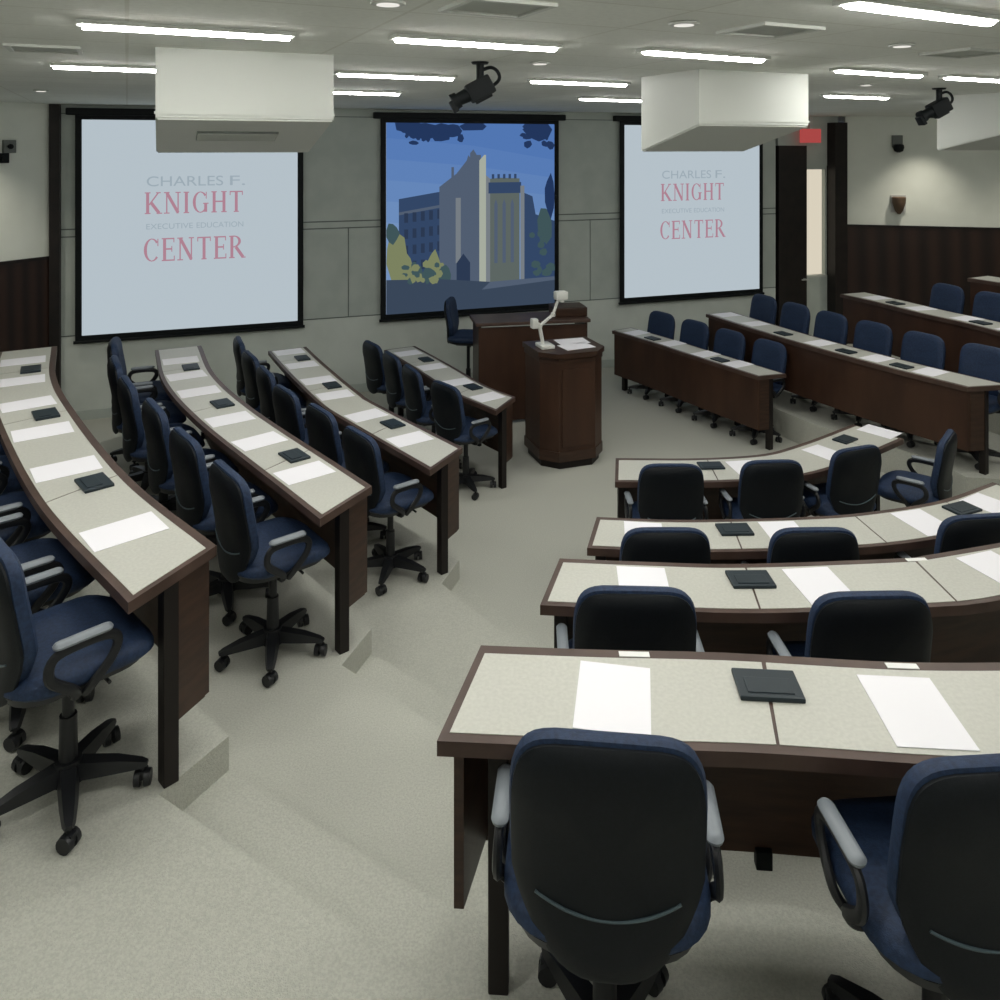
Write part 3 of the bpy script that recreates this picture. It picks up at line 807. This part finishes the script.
def make_light():
    t = thing('ceiling_light', 'x', 'light')
    bm = bmesh.new()
    for c, s_ in (((0, .042, -.008), (.74, .015, .016)), ((0, -.042, -.008), (.74, .015, .016)), ((.372, 0, -.008), (.015, .10, .016)), ((-.372, 0, -.008), (.015, .10, .016))): box(bm, c, s_)
    obj('housing', bm, 'white_paint', t)
    bm = bmesh.new(); lens = [(.034 * math.cos(math.pi * i / 10), -.030 * math.sin(math.pi * i / 10) - .001) for i in range(11)]
    A = [bm.verts.new((-.362, y, z)) for y, z in lens]; B = [bm.verts.new((.362, y, z)) for y, z in lens]
    for i in range(10): bm.faces.new((A[i], A[i + 1], B[i + 1], B[i]))
    bm.faces.new(A); bm.faces.new(B[::-1]); obj('diffuser', bm, 'tube', t, True)
    return t
L0 = make_light()
for i, p in enumerate(pos):
    o = L0 if i == 0 else dup(L0)
    o.location = (p.x, p.y, CEIL - .001); o.rotation_euler = (0, 0, LA if i not in (2, 3, 11) else LA + .06)
    o['group'] = 'strip lights in the ceiling'
    o['label'] = ('long white ceiling strip light, ' + names[i]) if i < len(names) else 'white ceiling strip light out of the view'
    o['category'] = 'ceiling light'
def downlight(x, y, label, power=0):
    p = at(x, y, CEIL) if y is not None else Vector(x)
    t = thing('recessed_downlight', label, 'ceiling light', (p.x, p.y, CEIL - .001), 0, 'small round ceiling downlights')
    bm = bmesh.new(); lathe(bm, [(.05, 0), (.056, -.004), (.052, -.010), (.038, -.010)], (0, 0, 0), 24); obj('ring', bm, 'white_paint', t, True)
    bm = bmesh.new(); lathe(bm, [(.034, -.0105), (.036, -.0125), (.02, -.014)], (0, 0, 0), 24); obj('lens', bm, 'downlamp', t, True)
    if power:
        l = bpy.data.lights.new('downlight_beam', 'SPOT'); l.energy = power; l.spot_size = math.radians(95); l.spot_blend = .8; l.shadow_soft_size = .05; l.color = (1, .93, .8)
        lo = bpy.data.objects.new('downlight_beam', l); COL.objects.link(lo); lo.location = (p.x, p.y, CEIL - .03)
for x, y, lab, pw in ((684, 22, 'round downlight in the ceiling before the hood by the doorway', 0), (902, 44, 'round downlight beside the strip lights near the far black spotlight', 0), (540, 62, 'round downlight just beside the hanging black spotlight', 0),
                      (389, 91, 'round downlight nearest the building picture', 0), (41, 90, 'round downlight beside the slatted wall', 0), (866, 84, 'round downlight nearest the pale wall by the doorway', 0), (388, 1, 'round downlight at the ceiling edge, closest of all', 0)):
    downlight(x, y, lab, pw)
# wall washers where the side walls glow
wd = (R1 - R0).normalized()
for k, (s_, pw) in enumerate(((1.0, 45), (2.6, 30))):
    q = R0 + wd * s_ + Vector((wd.y, -wd.x)) * .55
    downlight(q, None, 'round downlight washing the pale wall, ' + ('nearest the doorway post' if k == 0 else 'farther from the doorway post'), pw)
lw = (Vector(LW[0]) - Vector(LW[1])).normalized()
q = Vector(LW[1]) + lw * .9 + Vector((-lw.y, lw.x)) * .5
downlight(q, None, 'round downlight washing the wall above the slatted wainscot', 30)

def hood(p, label, wdt=.80, dep=.70, vent=True):
    a = math.radians(23)
    t = thing('projector_hood', label, 'projector hood', (p.x, p.y, CEIL), a, 'white projector hoods hanging from the ceiling')
    zn, zf = 3.025 - CEIL, 2.868 - CEIL
    bm = bmesh.new()
    A = [Vector(q) for q in ((0, 0, 0), (wdt, 0, 0), (wdt, dep, 0), (0, dep, 0))]
    B = [Vector(q) for q in ((0, 0, zn), (wdt, 0, zn), (wdt, dep, zf), (0, dep, zf))]
    va = [bm.verts.new(v) for v in A]; vb = [bm.verts.new(v) for v in B]
    for i in range(4):
        j = (i + 1) % 4; bm.faces.new((va[i], va[j], vb[j], vb[i]))
    bm.faces.new(va); bm.faces.new(vb[::-1])
    bmesh.ops.recalc_face_normals(bm, faces=bm.faces[:])
    bmesh.ops.bevel(bm, geom=[e for e in bm.edges if max(v.co.z for v in e.verts) < -.01], offset=.008, segments=2, affect='EDGES')
    obj('box', bm, 'white_paint', t)
    bm = bmesh.new(); box(bm, (wdt / 2, .0, zn + .03), (wdt + .012, .012, .012)); obj('trim_strip', bm, 'white_paint', t)
    if not vent: return t
    sl = math.atan2(zf - zn, dep); R = Matrix.Rotation(sl, 4, 'X')
    bm = bmesh.new(); yv = dep * .42; box(bm, (wdt * .47, yv, zn + (zf - zn) * yv / dep - .004), (wdt * .48, .16, .012), R, .002)
    g = obj('vent_grille', bm, 'vent_dark', t)
    bm = bmesh.new()
    for i in range(6):
        yy = yv - .065 + i * .026; box(bm, (wdt * .47, yy, zn + (zf - zn) * yy / dep - .012), (wdt * .47, .006, .006), R)
    obj('vent_slat', bm, 'white_paint', g)
    return t
hood(at(155.5, 47, CEIL), 'white projector hood covering a corner of the larger lettered screen')
hood(at(699, 69, CEIL), 'white projector hood in front of the lettered screen by the doorway', .82, .60, False)
hood(at(937, 96.5, CEIL) + .7 * Vector((math.sin(math.radians(23)), -math.cos(math.radians(23)))), 'white projector hood cut by the edge beside the far black spotlight', .84, .7, False)

def spotlight(p, label, flip, ang, sc):
    t = thing('ceiling_spotlight', label, 'spotlight', (p.x, p.y, CEIL), ang, 'black spotlights hanging from the ceiling')
    t.scale = (sc, sc, sc)
    bm = bmesh.new(); cyl(bm, (0, 0, 0), (0, 0, -.012), .05, .045); cyl(bm, (0, 0, 0), (0, 0, -.10), .022); obj('mount', bm, 'black', t, True)
    bm = bmesh.new()
    pts = catmull([(0, 0, -.05), (.06, 0, -.03), (.10, 0, -.055), (.105, 0, -.10), (.05, 0, -.15)], 6); sweep(bm, pts, .010, .010, 8, (0, 1, 0)); obj('yoke', bm, 'black', t, True)
    bm = bmesh.new(); box(bm, (0, 0, -.15), (.15, .10, .11), Matrix.Rotation(math.radians(-28), 4, 'Y'), .014); box(bm, (.02, 0, -.20), (.10, .06, .03), Matrix.Rotation(math.radians(-28), 4, 'Y'), .006); obj('lamp_body', bm, 'black', t, True)
    bm = bmesh.new(); cyl(bm, (-.05, 0, -.175), (-.12, 0, -.21), .043, .036); cyl(bm, (-.12, 0, -.21), (-.15, 0, -.228), .046, .05)
    box(bm, (-.145, 0, -.25), (.03, .08, .07), Matrix.Rotation(math.radians(-28), 4, 'Y'), .006); obj('barrel', bm, 'black', t, True)
    return t
spotlight(at(480, 62, CEIL), 'black spotlight hanging from the ceiling above the building picture', 1, .1, .95)
spotlight(at(939, 88, CEIL), 'black spotlight hanging by the pale wall beside a white hood', 1, .1, 1.0)

# ceiling air vents
for x, y, lab in ((45, 48, 'grey air vent in the ceiling nearest the slatted wall'), (770, 29, 'grey air vent in the ceiling before the doorway hood'), (497, 6, 'grey air vent at the ceiling edge'), (965, 52, 'grey air vent in the ceiling near the far spotlight')):
    p = at(x, y, CEIL)
    t = thing('ceiling_vent', lab, 'vent', (p.x, p.y, CEIL), LA, 'air vents in the ceiling')
    bm = bmesh.new()
    for c, s_ in (((0, .12, -.006), (.30, .02, .012)), ((0, -.12, -.006), (.30, .02, .012)), ((.14, 0, -.006), (.02, .22, .012)), ((-.14, 0, -.006), (.02, .22, .012))): box(bm, c, s_)
    obj('vent_frame', bm, 'white_paint', t)
    bm = bmesh.new(); box(bm, (0, 0, -.002), (.26, .22, .004)); obj('vent_core', bm, 'vent_core', t)

# things on the side walls
def on_wall(a, b, px, z):
    """plan point where the line of sight through column px meets wall a-b"""
    a = Vector(a); b = Vector(b); r = (px - 500) / FPX; d = b - a
    k = (r * a.y - a.x) / (d.x - r * d.y)
    return a + d * k
d = (R1 - R0).normalized(); ang = math.atan2(d.y, d.x)
q = on_wall(R0, R1, 898, 0); n = Vector((d.y, -d.x))
t = thing('wall_sconce', 'small brown shield-shaped wall sconce on the pale wall above the wainscot', 'sconce', (q.x + n.x * .002, q.y + n.y * .002, 1.93), ang)
bm = bmesh.new(); prism(bm, [(-.10, 0), (.10, 0), (.10, -.02), (-.10, -.02)], .02, .27); obj('back_plate', bm, 'trim_metal', t)
bm = bmesh.new(); 
lathe(bm, [(.02, 0), (.055, .05), (.09, .16), (.095, .24), (.08, .25)], (0, -.06, 0), 14); obj('shade', bm, noisy('brown_metal', (.10, .065, .04), (.14, .09, .06), 8), t, True)
q = on_wall(R0, R1, 897, 0)
t = thing('wall_camera', 'small dark camera dome on the pale wall above the brown sconce', 'camera', (q.x + n.x * .002, q.y + n.y * .002, 2.82), ang)
bm = bmesh.new(); box(bm, (0, -.02, .16), (.14, .04, .18), None, .008); obj('wall_plate', bm, 'vent_dark', t)
bm = bmesh.new(); lathe(bm, [(.02, 0), (.06, .02), (.075, .07), (.07, .11), (.05, .12)], (0, -.10, 0), 16); obj('dome', bm, 'black', t, True)
d = (Vector(LW[0]) - Vector(LW[1])).normalized(); ang = math.atan2(d.y, d.x) + math.pi; n = Vector((-d.y, d.x))
for px, z, sx, sz, mat, nm, lab in ((8, 2.84, .12, .13, 'vent_dark', 'wall_thermostat', 'grey box thermostat high on the wall above the slatted wainscot'), (1, 2.74, .12, .10, 'black', 'wall_camera', 'small black camera on the wall below the grey thermostat')):
    q = on_wall(LW[1], LW[0], px, 0)
    t = thing(nm, lab, 'thermostat' if 'thermo' in nm else 'camera', (q.x + n.x * .001, q.y + n.y * .001, z), ang)
    bm = bmesh.new(); box(bm, (0, -.02, sz / 2), (sx, .04, sz), None, .006); obj('body', bm, mat, t)
    bm = bmesh.new(); cyl(bm, (0, -.04, sz / 2), (0, -.06, sz / 2), .025); obj('lens' if 'camera' in nm else 'dial', bm, 'black', t)

# ------------------------------------------------------------------ world, camera, colour
w = bpy.data.worlds.new('world'); SC.world = w; w.use_nodes = True
w.node_tree.nodes['Background'].inputs[0].default_value = (.02, .022, .024, 1)
cam = bpy.data.cameras.new('camera'); co = bpy.data.objects.new('camera', cam); COL.objects.link(co)
cam.sensor_width = 36; cam.lens = 36 * FPX / 1000; cam.shift_y = -(500 - HOR) / 1000
co.location = (0, 0, CAMZ); co.rotation_euler = (math.pi / 2, 0, 0); cam.clip_start = .05
SC.camera = co
vs = SC.view_settings
SC.display_settings.display_device = 'sRGB'
vs.view_transform = 'Standard'; vs.look = 'None'; vs.gamma = 1; vs.use_curve_mapping = False
vs.exposure = EXPO
SC.cycles.use_denoising = True
SC.cycles.max_bounces = 6
SC.cycles.sample_clamp_indirect = 4
